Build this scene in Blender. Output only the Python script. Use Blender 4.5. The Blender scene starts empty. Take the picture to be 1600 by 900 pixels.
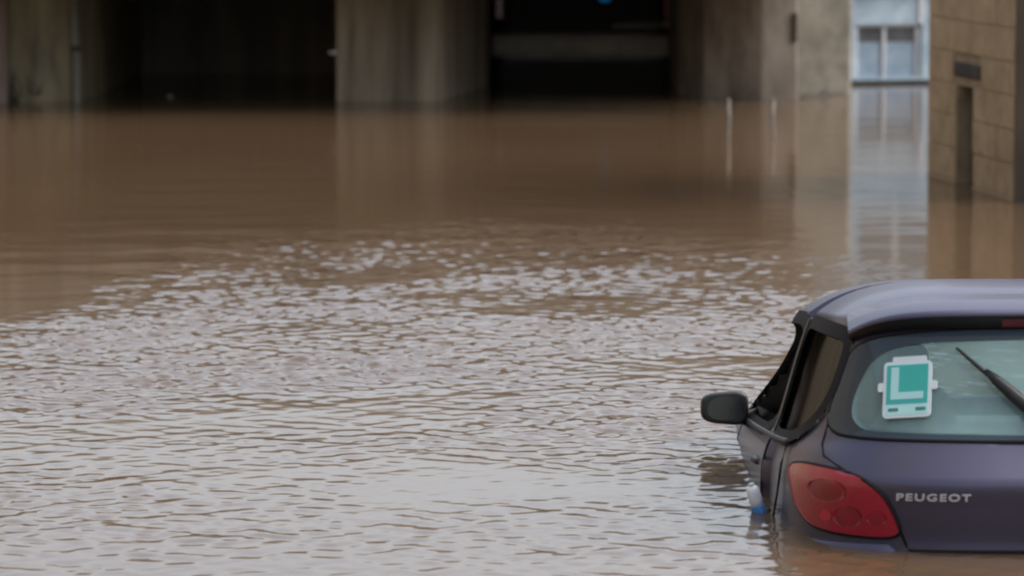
import bpy, math, random
import numpy as np
from mathutils import Vector, Matrix
random.seed(7); rng = np.random.default_rng(11)
R = math.radians
SC = bpy.context.scene
COL = SC.collection

# ------------------------------------------------------------------ camera
F_PX, YH, CAM_H = 6370.0, -213.0, 2.2          # focal length in photo pixels, horizon row, metres over the water
PITCH = math.atan((450 - YH) / F_PX)
cam_d = bpy.data.cameras.new('camera'); cam = bpy.data.objects.new('camera', cam_d); COL.objects.link(cam)
cam.location = (0, 0, CAM_H); cam.rotation_euler = (math.pi/2 - PITCH, 0, 0)
cam_d.sensor_width = 36; cam_d.lens = F_PX/1600*36; cam_d.clip_start = .1; cam_d.clip_end = 3000
cam_d.dof.use_dof = True; cam_d.dof.focus_distance = 15.0; cam_d.dof.aperture_fstop = 3.4
SC.camera = cam
CM = Matrix.Translation((0, 0, CAM_H)) @ Matrix.Rotation(math.pi/2 - PITCH, 4, 'X')
def ray(px, py):
    return (CM.to_3x3() @ Vector(((px-800)/F_PX, -(py-450)/F_PX, -1))).normalized()
def on_z(px, py, z=0.0):
    d = ray(px, py); t = (z - CAM_H)/d.z; return Vector((d.x*t, d.y*t, z))
def at_Y(px, py, Y):
    d = ray(px, py); t = Y/d.y; return Vector((d.x*t, Y, CAM_H + d.z*t))

# ------------------------------------------------------------------ light
SUN_EL, SUN_AZ = R(50), R(80)                   # azimuth clockwise from +Y: right of the road, behind cloud
w = bpy.data.worlds.new('World'); SC.world = w; w.use_nodes = True
nt = w.node_tree; nt.nodes.clear()
sky = nt.nodes.new('ShaderNodeTexSky'); sky.sky_type = 'NISHITA'; sky.sun_disc = False
sky.sun_elevation = SUN_EL; sky.sun_rotation = SUN_AZ; sky.air_density = 1.0; sky.dust_density = 4.0; sky.ozone_density = 1.0
hs = nt.nodes.new('ShaderNodeHueSaturation'); hs.inputs['Saturation'].default_value = .55
bg = nt.nodes.new('ShaderNodeBackground'); bg.inputs['Strength'].default_value = .15
wo = nt.nodes.new('ShaderNodeOutputWorld')
nt.links.new(sky.outputs[0], hs.inputs['Color']); nt.links.new(hs.outputs[0], bg.inputs['Color']); nt.links.new(bg.outputs[0], wo.inputs[0])
sun_d = bpy.data.lights.new('sun', 'SUN'); sun_d.energy = .5; sun_d.angle = R(75); sun_d.color = (1, .97, .93)
sun = bpy.data.objects.new('sun', sun_d); COL.objects.link(sun)
sv = Vector((math.sin(SUN_AZ)*math.cos(SUN_EL), math.cos(SUN_AZ)*math.cos(SUN_EL), math.sin(SUN_EL)))
sun.rotation_euler = (-sv).to_track_quat('-Z', 'Y').to_euler(); sun.location = sv*60
vs = SC.view_settings; vs.view_transform = 'Standard'; vs.look = 'None'; vs.exposure = 1.08; vs.gamma = 1.0; vs.use_curve_mapping = False
SC.render.engine = 'CYCLES'
SC.cycles.use_denoising = True
SC.cycles.max_bounces = 10; SC.cycles.transparent_max_bounces = 16
SC.cycles.pixel_filter_type = 'BLACKMAN_HARRIS'; SC.cycles.filter_width = 2.2

# ------------------------------------------------------------------ materials
def pmat(name, col, rough=.6, metal=0.0, col2=None, scale=(4, 4, 4), detail=6, col3=None, scale3=(20, 20, 20), mix3=.5,
         bump=0.0, bump_scale=30, coat=0.0, spec=.5, lo=.35, hi=.65, coords='Object'):
    m = bpy.data.materials.new(name); m.use_nodes = True
    n = m.node_tree; b = n.nodes['Principled BSDF']
    b.inputs['Roughness'].default_value = rough; b.inputs['Metallic'].default_value = metal
    b.inputs['Coat Weight'].default_value = coat; b.inputs['Coat Roughness'].default_value = .06
    b.inputs['Specular IOR Level'].default_value = spec
    b.inputs['Base Color'].default_value = (*col, 1)
    if col2 is not None or bump:
        tc = n.nodes.new('ShaderNodeTexCoord')
        if coords == 'World':
            g = n.nodes.new('ShaderNodeNewGeometry'); src = g.outputs['Position']
        else:
            src = tc.outputs['Object']
    def noise(sc, det=6):
        mp = n.nodes.new('ShaderNodeMapping'); mp.inputs['Scale'].default_value = sc
        n.links.new(src, mp.inputs[0])
        t = n.nodes.new('ShaderNodeTexNoise'); t.inputs['Scale'].default_value = 1; t.inputs['Detail'].default_value = det
        t.inputs['Roughness'].default_value = .62
        n.links.new(mp.outputs[0], t.inputs['Vector']); return t
    if col2 is not None:
        t = noise(scale, detail); rp = n.nodes.new('ShaderNodeValToRGB')
        rp.color_ramp.elements[0].position = lo; rp.color_ramp.elements[1].position = hi
        rp.color_ramp.elements[0].color = (*col, 1); rp.color_ramp.elements[1].color = (*col2, 1)
        n.links.new(t.outputs['Fac'], rp.inputs[0]); out = rp.outputs[0]
        if col3 is not None:
            t3 = noise(scale3, 5); r3 = n.nodes.new('ShaderNodeValToRGB')
            r3.color_ramp.elements[0].position = .48; r3.color_ramp.elements[1].position = .72
            r3.color_ramp.elements[0].color = (0, 0, 0, 1); r3.color_ramp.elements[1].color = (mix3, mix3, mix3, 1)
            mx = n.nodes.new('ShaderNodeMixRGB'); mx.inputs[2].default_value = (*col3, 1)
            n.links.new(t3.outputs['Fac'], r3.inputs[0]); n.links.new(r3.outputs[0], mx.inputs[0]); n.links.new(out, mx.inputs[1]); out = mx.outputs[0]
        n.links.new(out, b.inputs['Base Color'])
    if bump:
        tb = noise((bump_scale,)*3, 6); bp = n.nodes.new('ShaderNodeBump'); bp.inputs['Strength'].default_value = bump; bp.inputs['Distance'].default_value = .02
        n.links.new(tb.outputs['Fac'], bp.inputs['Height']); n.links.new(bp.outputs[0], b.inputs['Normal'])
    return m
def glass_mat(name, tint, film, film_amt, rough=.02, ior=1.5, refl=1.0):
    m = bpy.data.materials.new(name); m.use_nodes = True; n = m.node_tree; n.nodes.clear()
    o = n.nodes.new('ShaderNodeOutputMaterial'); t = n.nodes.new('ShaderNodeBsdfTransparent'); t.inputs[0].default_value = (*tint, 1)
    d = n.nodes.new('ShaderNodeBsdfDiffuse'); d.inputs[0].default_value = (*film, 1)
    g = n.nodes.new('ShaderNodeBsdfGlossy'); g.inputs['Roughness'].default_value = rough; g.inputs[0].default_value = (refl, refl, refl, 1)
    m1 = n.nodes.new('ShaderNodeMixShader'); m2 = n.nodes.new('ShaderNodeMixShader')
    tc = n.nodes.new('ShaderNodeTexCoord'); tx = n.nodes.new('ShaderNodeTexNoise'); tx.inputs['Scale'].default_value = 3.2; tx.inputs['Detail'].default_value = 4
    n.links.new(tc.outputs['Object'], tx.inputs['Vector'])
    mr = n.nodes.new('ShaderNodeMapRange'); mr.inputs[1].default_value = .3; mr.inputs[2].default_value = .7
    mr.inputs[3].default_value = film_amt*.65; mr.inputs[4].default_value = film_amt*1.3
    n.links.new(tx.outputs['Fac'], mr.inputs[0]); n.links.new(mr.outputs[0], m1.inputs[0])
    fr = n.nodes.new('ShaderNodeFresnel'); fr.inputs[0].default_value = ior
    n.links.new(t.outputs[0], m1.inputs[1]); n.links.new(d.outputs[0], m1.inputs[2])
    n.links.new(fr.outputs[0], m2.inputs[0]); n.links.new(m1.outputs[0], m2.inputs[1]); n.links.new(g.outputs[0], m2.inputs[2])
    n.links.new(m2.outputs[0], o.inputs[0]); return m
M = {}
M['water'] = pmat('muddy_water', (.106, .066, .037), .085, 0, (.119, .076, .042), (.25, .25, .25), 3, coords='World')
M['water'].node_tree.nodes['Principled BSDF'].inputs['IOR'].default_value = 1.33
M['ground'] = pmat('ground', (.10, .09, .06), .95, 0, (.07, .085, .035), (.4, .4, .4), 8, coords='World')
M['asphalt'] = pmat('asphalt', (.05, .05, .05), .9, 0, (.075, .07, .065), (2, 2, 2), 8, coords='World')
M['concrete'] = pmat('stained_concrete', (.17, .138, .095), .85, 0, (.42, .345, .245), (3.2, 3.2, .22), 7, (.07, .06, .045), (9, 9, .5), .8, .35, 14, coords='World')
M['concrete_l'] = pmat('olive_concrete', (.21, .175, .105), .85, 0, (.38, .32, .20), (2.2, 2.2, .5), 7, (.045, .04, .028), (7, 7, 1.2), .7, .35, 14, coords='World')
M['concrete_r'] = pmat('warm_concrete', (.20, .165, .13), .85, 0, (.42, .35, .28), (1.6, 1.6, .8), 7, (.10, .085, .07), (6, 6, 2), .7, .35, 10, coords='World')
M['pilaster'] = pmat('pink_render', (.22, .16, .12), .85, 0, (.33, .25, .19), (3, 3, .6), 6, coords='World')
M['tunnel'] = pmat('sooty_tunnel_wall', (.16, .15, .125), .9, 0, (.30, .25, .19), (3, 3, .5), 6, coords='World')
M['beige'] = pmat('beige_plaster', (.26, .235, .18), .85, 0, (.50, .45, .355), (1.8, 1.8, 1.2), 7, (.17, .155, .12), (7, 7, 5), .7, .2, 12, coords='World')
M['palewall'] = pmat('pale_blue_render', (.36, .47, .54), .8, 0, (.60, .71, .77), (2.2, 2.2, 3.5), 7, (.26, .34, .42), (10, 10, 9), .6, coords='World')
M['bluepanel'] = pmat('blue_panel', (.25, .34, .43), .6, 0, (.40, .49, .56), (5, 5, 5), 6, coords='World')
M['whitepaint'] = pmat('white_paint', (.78, .78, .78), .5, 0, (.62, .63, .64), (9, 9, 9), 6)
M['greypane'] = pmat('grey_pane', (.09, .095, .10), .12, 0, (.17, .17, .175), (6, 6, 6), 5, spec=.6)
M['blackpane'] = pmat('black_pane', (.01, .01, .011), .5, 0, spec=.2)
M['plinth'] = pmat('dark_plinth', (.02, .022, .025), .7, 0, (.045, .045, .045), (7, 7, 7))
M['stone'] = pmat('brown_stone', (.33, .222, .112), .85, 0, (.48, .34, .185), (2.6, 2.6, 2.6), 8, (.20, .145, .085), (12, 12, 9), .6, .4, 22, coords='World')
M['mortar'] = pmat('brown_mortar', (.22, .16, .095), .95, 0, (.32, .24, .14), (6, 6, 6), 6, coords='World')
M['recess'] = pmat('dark_recess', (.03, .024, .016), .9, 0, (.06, .046, .03), (6, 6, 2), 6, coords='World')  # near-black brown: the slot's shade put into the colour; also on the hole infill
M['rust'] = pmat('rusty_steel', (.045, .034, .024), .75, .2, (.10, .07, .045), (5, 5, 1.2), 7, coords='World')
M['pipe'] = pmat('grey_pipe', (.26, .24, .205), .6, 0, (.17, .15, .12), (8, 8, 2), 5)
M['paint'] = pmat('plum_grey_paint', (.078, .073, .114), .33, .40, (.088, .082, .126), (1.4, 1.4, 1.4), 4, (.10, .085, .07), (5, 5, 9), .30, coat=.12, spec=.35)
M['paint_van'] = pmat('black_van_paint', (.03, .03, .03), .6, 0, (.045, .043, .04), (2, 2, 2), 4, spec=.2)
M['bumper_grey'] = pmat('grey_bumper', (.62, .57, .50), .6, 0, (.45, .42, .37), (5, 5, 5), 5)
M['black'] = pmat('black_plastic', (.012, .012, .013), .42, 0, (.022, .022, .022), (6, 6, 6), 4)
M['rubber'] = pmat('black_rubber', (.008, .008, .009), .65, spec=.2)
M['frit'] = pmat('dark_glass_border', (.040, .055, .070), .12, 0, spec=.3)
M['lining'] = pmat('grey_lining', (.055, .055, .06), .9, 0, (.075, .075, .08), (8, 8, 8))
M['seat'] = pmat('grey_seat_cloth', (.06, .063, .07), .95, 0, (.085, .09, .095), (10, 10, 10))
M['badge'] = pmat('silver_badge', (.52, .52, .54), .3, 0)
M['chrome'] = pmat('chrome', (.75, .75, .77), .18, 1.0)
M['mirror'] = pmat('mirror_glass', (.07, .07, .07), .12, 1.0)
M['redlens'] = pmat('red_lens', (.33, .010, .032), .14, 0, (.38, .012, .038), (6, 6, 6), 4, coat=.4)
M['redlens_d'] = pmat('dark_red_lens', (.22, .008, .022), .2, 0, (.30, .010, .029), (12, 12, 12), 4, coat=.4)
M['redlens_b'] = pmat('bright_red_lens', (.55, .02, .05), .12, 0, coat=.4)
M['redlens_o'] = pmat('brake_lens', (.12, .008, .016), .15, 0, coat=.3)
M['glass'] = glass_mat('rear_glass', (.55, .74, .73), (.33, .52, .50), .44)
M['glass_s'] = glass_mat('side_glass', (.035, .042, .038), (.02, .024, .022), .06, .10, 1.2, .10)
M['glass_w'] = glass_mat('windscreen_glass', (.75, .85, .83), (.4, .45, .44), .08)
M['tyre'] = M['rubber']
M['mint'] = pmat('pale_mint_plastic', (.40, .70, .65), .4, 0, (.45, .72, .68), (8, 8, 8))
M['green'] = pmat('green_print', (.035, .40, .33), .4, 0, (.04, .385, .335), (7, 7, 7))
M['lwhite'] = pmat('pale_letter', (.40, .66, .64), .4)
M['dgreen'] = pmat('dark_green_print', (.04, .20, .17), .5)
M['bluelight'] = pmat('blue_lamp', (.01, .12, .30), .3)
b_ = M['bluelight'].node_tree.nodes['Principled BSDF']; b_.inputs['Emission Color'].default_value = (.01, .33, .8, 1); b_.inputs['Emission Strength'].default_value = .07
M['plastic_w'] = pmat('white_plastic', (.62, .68, .68), .4)
M['bottle_w'] = pmat('bottle_white', (.85, .87, .88), .35)
M['plastic_b'] = pmat('blue_plastic', (.06, .22, .52), .35, 0, (.12, .32, .60), (30, 30, 30))
M['postpaint'] = pmat('worn_post_paint', (.27, .25, .21), .6, 0, (.14, .125, .10), (40, 40, 26), 4, lo=.45, hi=.62)
M['wood'] = pmat('wet_wood', (.022, .018, .014), .7, 0, (.05, .04, .03), (14, 14, 14))

# ------------------------------------------------------------------ mesh helpers
class MB:
    def __init__(s): s.v = []; s.f = []
    def box(s, a, b):
        (x0, y0, z0), (x1, y1, z1) = a, b; k = len(s.v)
        s.v += [(x0,y0,z0),(x1,y0,z0),(x1,y1,z0),(x0,y1,z0),(x0,y0,z1),(x1,y0,z1),(x1,y1,z1),(x0,y1,z1)]
        s.f += [tuple(k+i for i in q) for q in ((3,2,1,0),(4,5,6,7),(0,1,5,4),(1,2,6,5),(2,3,7,6),(3,0,4,7))]; return s
    def grid(s, P, closed=False):
        n, m = len(P), len(P[0]); k = len(s.v)
        for row in P: s.v += [tuple(p) for p in row]
        for i in range(n-1):
            for j in range(m if closed else m-1):
                j2 = (j+1) % m; s.f.append((k+i*m+j, k+i*m+j2, k+(i+1)*m+j2, k+(i+1)*m+j))
        return s
    def tube(s, path, rad, n=8, cap=True, closed=False):
        path = [Vector(p) for p in path]; N = len(path); k = len(s.v)
        rr = rad if hasattr(rad, '__len__') else [rad]*N
        for i, p in enumerate(path):
            if closed: t = path[(i+1) % N]-path[i-1]
            else: t = path[min(i+1, N-1)]-path[max(i-1, 0)]
            t.normalize(); up = Vector((0, 0, 1)) if abs(t.z) < .9 else Vector((0, 1, 0))
            a = t.cross(up).normalized(); b = a.cross(t).normalized()
            for j in range(n):
                an = 2*math.pi*j/n; s.v.append(tuple(p + a*rr[i]*math.cos(an) + b*rr[i]*math.sin(an)))
        for i in range(N if closed else N-1):
            i2 = (i+1) % N
            for j in range(n):
                j2 = (j+1) % n; s.f.append((k+i*n+j, k+i*n+j2, k+i2*n+j2, k+i2*n+j))
        if cap and not closed:
            s.f.append(tuple(k+j for j in range(n))[::-1]); s.f.append(tuple(k+(N-1)*n+j for j in range(n)))
        return s
    def lathe(s, prof, n=20, c=(0, 0, 0)):
        P = [[(c[0]+r*math.cos(2*math.pi*j/n), c[1]+r*math.sin(2*math.pi*j/n), c[2]+z) for j in range(n)] for r, z in prof]
        return s.grid(P, True)
    def build(s, name, m, parent=None, smooth=False, bevel=0.0):
        me = bpy.data.meshes.new(name); me.from_pydata(s.v, [], s.f); me.update()
        for mm in (m if isinstance(m, (list, tuple)) else [m]): me.materials.append(mm)
        if smooth: me.polygons.foreach_set('use_smooth', [True]*len(me.polygons))
        o = bpy.data.objects.new(name, me); COL.objects.link(o)
        if parent is not None: o.parent = parent
        if bevel:
            bm = o.modifiers.new('bevel', 'BEVEL'); bm.width = bevel; bm.segments = 2; bm.limit_method = 'ANGLE'
        return o
def tag(o, label=None, cat=None, group=None, kind=None):
    if label: o['label'] = label
    if cat: o['category'] = cat
    if group: o['group'] = group
    if kind: o['kind'] = kind
    return o
def empty(name, mat=None, loc=(0, 0, 0)):
    o = bpy.data.objects.new(name, None); COL.objects.link(o); o.empty_display_size = .2
    if mat is not None: o.matrix_world = mat
    else: o.location = loc
    return o
def superellipsoid(a, b, c, e1=.5, e2=.5, nu=20, nv=12):
    sp = lambda x, e: math.copysign(abs(x)**e, x); P = []
    for i in range(nv+1):
        v = -math.pi/2 + math.pi*i/nv
        P.append([(a*sp(math.cos(v), e1)*sp(math.cos(u), e2), b*sp(math.cos(v), e1)*sp(math.sin(u), e2), c*sp(math.sin(v), e1)) for u in (2*math.pi*j/nu for j in range(nu))])
    return P
def chaikin(p, it=2):
    for _ in range(it):
        q = []
        for i in range(len(p)):
            a, b = p[i], p[(i+1) % len(p)]
            q += [(a[0]*.75+b[0]*.25, a[1]*.75+b[1]*.25), (a[0]*.25+b[0]*.75, a[1]*.25+b[1]*.75)]
        p = q
    return p
def resample(p, n):
    P = np.array(p + [p[0]]); d = np.r_[0, np.cumsum(np.hypot(*np.diff(P, axis=0).T))]
    t = np.linspace(0, d[-1], n, endpoint=False)
    return list(zip(np.interp(t, d, P[:, 0]).tolist(), np.interp(t, d, P[:, 1]).tolist()))
def inside(poly, x, y):
    c = False; n = len(poly)
    for i in range(n):
        (x0, y0), (x1, y1) = poly[i], poly[(i+1) % n]
        if (y0 > y) != (y1 > y) and x < (x1-x0)*(y-y0)/(y1-y0)+x0: c = not c
    return c
def row_range(poly, y):
    xs = []
    for i in range(len(poly)):
        (x0, y0), (x1, y1) = poly[i], poly[(i+1) % len(poly)]
        if (y0 > y) != (y1 > y): xs.append((x1-x0)*(y-y0)/(y1-y0)+x0)
    return (min(xs), max(xs)) if xs else None

# ================================================================== the setting
RAMP = .0963
P_CAR = on_z(1655, 868)                          # hatch bottom centre on the water
WATER_ON_CAR = .64                               # height on the car where the water stands at its rear
def road_z(y):
    z = -WATER_ON_CAR - (y - P_CAR.y)*RAMP*1.0
    if y < -1: z = -WATER_ON_CAR - (-1 - P_CAR.y)*RAMP
    return max(z, -1.95)
def terrain_z(x, y):
    base = road_z(y) - .03
    sx = max(0, abs(x-2.5) - 10.5); sy = max(0, y-58)
    k = min(1, max(sx, sy)/5); k = k*k*(3-2*k)
    return base + (1.5-base)*k if base < 1.5 else base
xs = [-900, -300, -100, -40, -20] + [-14 + i*1.0 for i in range(34)] + [26, 50, 120, 350, 900]
ys = [-600, -200, -60, -20] + [-10 + i*2.0 for i in range(40)] + [74, 100, 200, 500, 1500]
MB().grid([[(x, y, terrain_z(x, y)) for x in xs] for y in ys]).build('ground', M['ground'], smooth=True)['kind'] = 'structure'
MB().grid([[(x, y, road_z(y)) for x in (-4.4, 0, 4.4)] for y in np.arange(-30, 37, .5)]).build('road', M['asphalt'])['kind'] = 'structure'

# ---- flood water: a real rippled surface; wind ruffles the open part, the part under the bridge lies calm
edge_px = [(-200, 590), (0, 525), (95, 480), (180, 430), (300, 395), (450, 378), (700, 368), (1000, 378), (1250, 400), (1450, 440), (1700, 470)]
edge = [on_z(*p) for p in edge_px]
gx = np.r_[np.linspace(-26, -5.3, 24), np.arange(-5.2, 5.6, .021), np.linspace(5.7, 26, 24)]
gy = [5.0]
while gy[-1] < 9.2: gy.append(gy[-1]+.2)
while gy[-1] < 31: gy.append(gy[-1]+.017*max(1, gy[-1]/15))
while gy[-1] < 45: gy.append(gy[-1]+.07)
while gy[-1] < 75: gy.append(gy[-1]+1.0)
gy = np.array(gy); X, Y = np.meshgrid(gx, gy)
ex = np.array([e.x for e in edge]); ey = np.array([e.y for e in edge]); o_ = np.argsort(ex)
Yb = np.interp(X, ex[o_], ey[o_])
def field(n, l0, l1, ang0, spread, seed):
    g = np.random.default_rng(seed); H = np.zeros_like(X)
    for _ in range(n):
        l = l0*(l1/l0)**g.random(); a = ang0 + g.normal()*spread if spread < 2 else ang0 + g.choice((-1, 1))*(.25 + .95*g.random()); k = 2*math.pi/l
        H += l**1.05*np.sin(k*(X*math.cos(a)+Y*math.sin(a)) + g.random()*6.283)/n**.5
    return H
patch = field(14, 1.2, 5.0, 1.0, 1.2, 5); patch = patch/patch.std()
Yb2 = Yb + .5*patch*np.clip((Yb-14)/6, .15, 1)
m_r = np.clip((Yb2 + 1.6 - Y)/np.clip(.40*Y-2.4, 2.4, 8.5), 0, 1); m_r = m_r*(1.5-.5*m_r)
gust = field(18, .7, 2.4, 1.3, 1.0, 77); gust = gust/gust.std()
lull = np.clip(1 - .32*np.clip(patch, -1, 1.6) + .30*np.clip(gust, -1.6, 1.6), .25, 1.6)
near = np.clip((Y-12.2)/6.5, 0, 1); near = .26 + .74*near            # smaller chop in the lee of the car and the ramp
chop = field(100, .05, .18, math.pi/2+.1, 9, 21)*.031 + field(24, .2, .5, math.pi/2-.1, 9, 8)*.0075
calm = field(16, .35, 1.3, math.pi/2, .5, 31)*.0010
fade = np.clip((5.2-np.abs(X-.2))/.3, 0, 1)*np.clip((Y-9.3)/1.2, 0, 1)*np.clip((45-Y)/1.0, 0, 1)
Z = (chop*m_r*lull*near + calm)*fade
nx, ny = len(gx), len(gy)
verts = np.stack([X, Y, Z], -1).reshape(-1, 3)
ii, jj = np.meshgrid(np.arange(ny-1), np.arange(nx-1), indexing='ij')
a_ = (ii*nx+jj).ravel(); faces = np.stack([a_, a_+1, a_+nx+1, a_+nx], 1)
me = bpy.data.meshes.new('water'); me.vertices.add(len(verts)); me.vertices.foreach_set('co', verts.ravel())
me.loops.add(faces.size); me.loops.foreach_set('vertex_index', faces.ravel()); me.polygons.add(len(faces))
me.polygons.foreach_set('loop_start', np.arange(0, faces.size, 4)); me.polygons.foreach_set('loop_total', np.full(len(faces), 4))
me.update(calc_edges=True); me.polygons.foreach_set('use_smooth', np.ones(len(faces), bool)); me.materials.append(M['water'])
wat = bpy.data.objects.new('water', me); COL.objects.link(wat); wat['kind'] = 'structure'

# ---- the bridge with its two dark passages
BY = on_z(600, 158).y; B2 = BY + 9.6; ZB = -2.2
bx = lambda px: at_Y(px, 158, BY).x
bridge = empty('bridge', loc=(bx(600), BY, ZB))
tag(bridge, 'low stained concrete bridge with two dark flooded passages and a streaked pier', 'bridge')
def bpart(name, m, a, b, bevel=.03):
    mb = MB().box(a, b); o = mb.build(name, m, bridge, bevel=bevel)
    o.matrix_parent_inverse = Matrix.Translation(bridge.location).inverted(); return o
TOP, SOFF = 2.62, 1.30; DY = BY - 1.9
def splay(name, m, pts):
    mb = MB(); n = len(pts); mb.v = [(x, y, ZB) for x, y in pts] + [(x, y, SOFF-.004) for x, y in pts]
    mb.f = [tuple(range(n))[::-1], tuple(range(n, 2*n))] + [(i, (i+1) % n, n+(i+1) % n, n+i) for i in range(n)]
    o = mb.build(name, m, bridge, bevel=.02); o.matrix_parent_inverse = Matrix.Translation(bridge.location).inverted()
xa = lambda px, Y: at_Y(px, 150, Y).x
splay('abutment_wall', M['concrete_l'], [(bx(-700), BY), (bx(112), BY), (xa(150, BY+.8), BY+.8), (xa(205, BY+4), BY+4), (xa(280, B2), B2), (bx(-700), B2)])
splay('pier', M['concrete'], [(bx(525), BY), (bx(668), BY), (bx(690), BY+.12), (xa(712, BY+.9), BY+.9), (xa(764, BY+2.6), BY+2.6), (xa(764, BY+2.6), B2), (bx(530), B2)])
splay('abutment_wall', M['concrete_r'], [(bx(1246), BY), (bx(1246), B2), (xa(1010, B2), B2), (xa(1040, BY+4.2), BY+4.2), (xa(1062, BY+1.1), BY+1.1), (xa(1100, BY+.45), BY+.45), (xa(1160, BY+.12), BY+.12), (bx(1190), BY)])
bpart('pilaster', M['pilaster'], (bx(-80), BY-.22, ZB), (bx(15), BY-.004, SOFF-.01))
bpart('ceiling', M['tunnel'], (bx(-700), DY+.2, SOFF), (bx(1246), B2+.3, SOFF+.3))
bpart('deck_beam', M['concrete'], (bx(-705), DY, SOFF-.02), (bx(1250), DY+.196, SOFF+.34))
bpart('parapet', M['concrete'], (bx(-705), DY+.04, SOFF+.344), (bx(1250), DY+.25, TOP))
bpart('added_end_wall', M['tunnel'], (bx(-700), B2+.004, ZB), (bx(1246), B2+.4, SOFF-.004))  # put in to close the passages at the back so they stay dark
bpart('added_end_wall', M['tunnel'], (bx(100), BY+5.2, ZB), (bx(540), BY+5.5, SOFF-.006))  # extra nearer wall, added to catch light and lift the left passage's black
# narrow dark joint left of the right abutment's end, and weathered ledge over it
bpart('joint_cover', M['rust'], (bx(1236), BY-.03, .55), (bx(1245), BY-.003, .82), .005)
# drainpipe on the left abutment
dp = empty('drainpipe', loc=(bx(121), BY-.06, ZB)); tag(dp, 'thin grey drainpipe running down the left end of the bridge into the water', 'pipe')
def cp(mb, name, m, parent, **k):
    o = mb.build(name, m, parent, **k); o.matrix_parent_inverse = parent.matrix_basis.inverted(); return o
cp(MB().tube([(bx(121), BY-.06, ZB), (bx(121), BY-.06, .5), (bx(119), BY-.06, .52), (bx(116), BY-.055, SOFF-.01)], .036, 12), 'pipe', M['pipe'], dp, smooth=True)
for z in (.47, 1.0): cp(MB().tube([(bx(121), BY-.06, z), (bx(121), BY-.06, z+.05)], .046, 12), 'pipe_clamp', M['rust'], dp, smooth=True)
# dry twigs at the foot of the left abutment
for k, (px, py, hh, lab) in enumerate([(24, 158, .34, 'dry dark twigs hanging on the wall beside the pink pilaster'), (62, 148, .22, 'short dry twig stuck on the wall next to the drainpipe')]):
    b0 = at_Y(px, py, BY-.05); mb = MB()
    for q in range(6 if k == 0 else 3):
        p = [b0 + Vector((random.uniform(-.05, .05), -.02*q*.3, 0))]
        for s in range(5): p.append(p[-1] + Vector((random.uniform(-.05, .03), random.uniform(-.012, .006), hh/5*random.uniform(.6, 1.2))))
        mb.tube(p, [.008, .007, .006, .005, .003, .002], 5)
    tag(mb.build('twig', M['wood']), lab, 'twigs')

# ---- unseen wall left of the sunken road, added to block sky and darken the car's flank
rw = empty('sky_block_wall', loc=(-5.4, 15, ZB)); tag(rw, 'tall stained concrete wall out of view left of the water, added to block sky light', 'wall')
cp(MB().box((-5.9, -12, ZB), (-5.4, BY-2.1, 4.2)), 'wall', M['concrete'], rw, bevel=.03)
cp(MB().box((-6.0, -12, 4.204), (-5.3, BY-2.1, 4.35)), 'coping', M['concrete_r'], rw, bevel=.02)

# ---- dark van standing in the right-hand passage
vw = on_z(912, 126); VY = vw.y
van = empty('van', loc=(vw.x, VY, -1.0)); tag(van, 'black van half sunk in the passage under the bridge, grey bumper showing', 'van')
def vp(mb, name, m, parent=None, **k):
    o = mb.build(name, m, parent or van, **k); return o
def vsec(y, hw, zt, tum=.10):
    pts = [(-hw, .25), (-hw-.01, .7), (-hw, 1.2), (-hw+tum, zt-.08), (-hw+tum+.12, zt), (0, zt+.02)]
    full = pts + [(-x, z) for x, z in pts[-2::-1]]; return [(x, y, z) for x, z in full]
secs = [vsec(.02, .80, 1.95), vsec(0.0, .84, 1.97), vsec(.06, .89, 2.0), vsec(.4, .91, 2.02), vsec(3.2, .91, 2.02), vsec(3.6, .89, 1.9, .2), vsec(4.2, .86, 1.15), vsec(4.7, .72, 1.0)]
mb = MB().grid(secs); mb.f += [tuple(range(11)), tuple(len(mb.v)-11+i for i in range(11))[::-1], ]
vp(mb, 'body', M['paint_van'], smooth=False)
mb = MB(); P = []
for sx in np.linspace(-1, 1, 15):
    yy = -.12 + .16*abs(sx)**4
    P.append([(sx*.93, yy+.12, 1.23), (sx*.93, yy, 1.24), (sx*.93, yy-.01, 1.36), (sx*.93, yy+.02, 1.46), (sx*.93, yy+.13, 1.48)])
bump = vp(mb.grid(P), 'bumper', M['bumper_grey'], smooth=True)
vp(MB().box((-.80, -.035, 1.20), (.80, -.004, 1.232)), 'bumper_gap', M['black'])
vp(MB().box((.30, -.035, 1.545), (.93*1, -.006, 1.56)), 'trim_strip', M['bumper_grey'])
ch = MB(); ch.tube([(.30, -.03, 1.535), (.315, -.03, 1.575), (.60, -.03, 1.585), (.90, -.03, 1.60)], .006, 6)
vp(ch, 'plate_surround', M['bumper_grey'], smooth=True)
vp(MB().grid([[(.84, -.045, 1.555), (.95, -.045, 1.545)], [(.80, -.045, 1.605), (.955, -.045, 1.615)]]), 'lamp_corner', M['bumper_grey'])
vp(MB().box((-.62, -.012, 1.62), (.55, .0, 1.92)), 'rear_window', M['blackpane'], bevel=.01)
for sx in (-1, 1): vp(MB().box((sx*.86-.05, -.02, 1.62), (sx*.86+.05, .08, 1.9)), 'tail_lamp', M['redlens_d'], bevel=.02)
lx = at_Y(945, 0, VY-.05)
o = vp(MB().grid(superellipsoid(.055, .02, .03, .8, .8), True), 'indicator_lamp', M['bluelight'], smooth=True); o.location = (lx.x-vw.x, -.05, lx.z+1.0+.012)
for sx in (-.76, .76):
    for yy in (.9, 3.7):
        wv = MB().tube([(sx-.09, yy, .31), (sx+.09, yy, .31)], .31, 20); vp(wv, 'wheel', M['rubber'])

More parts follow.
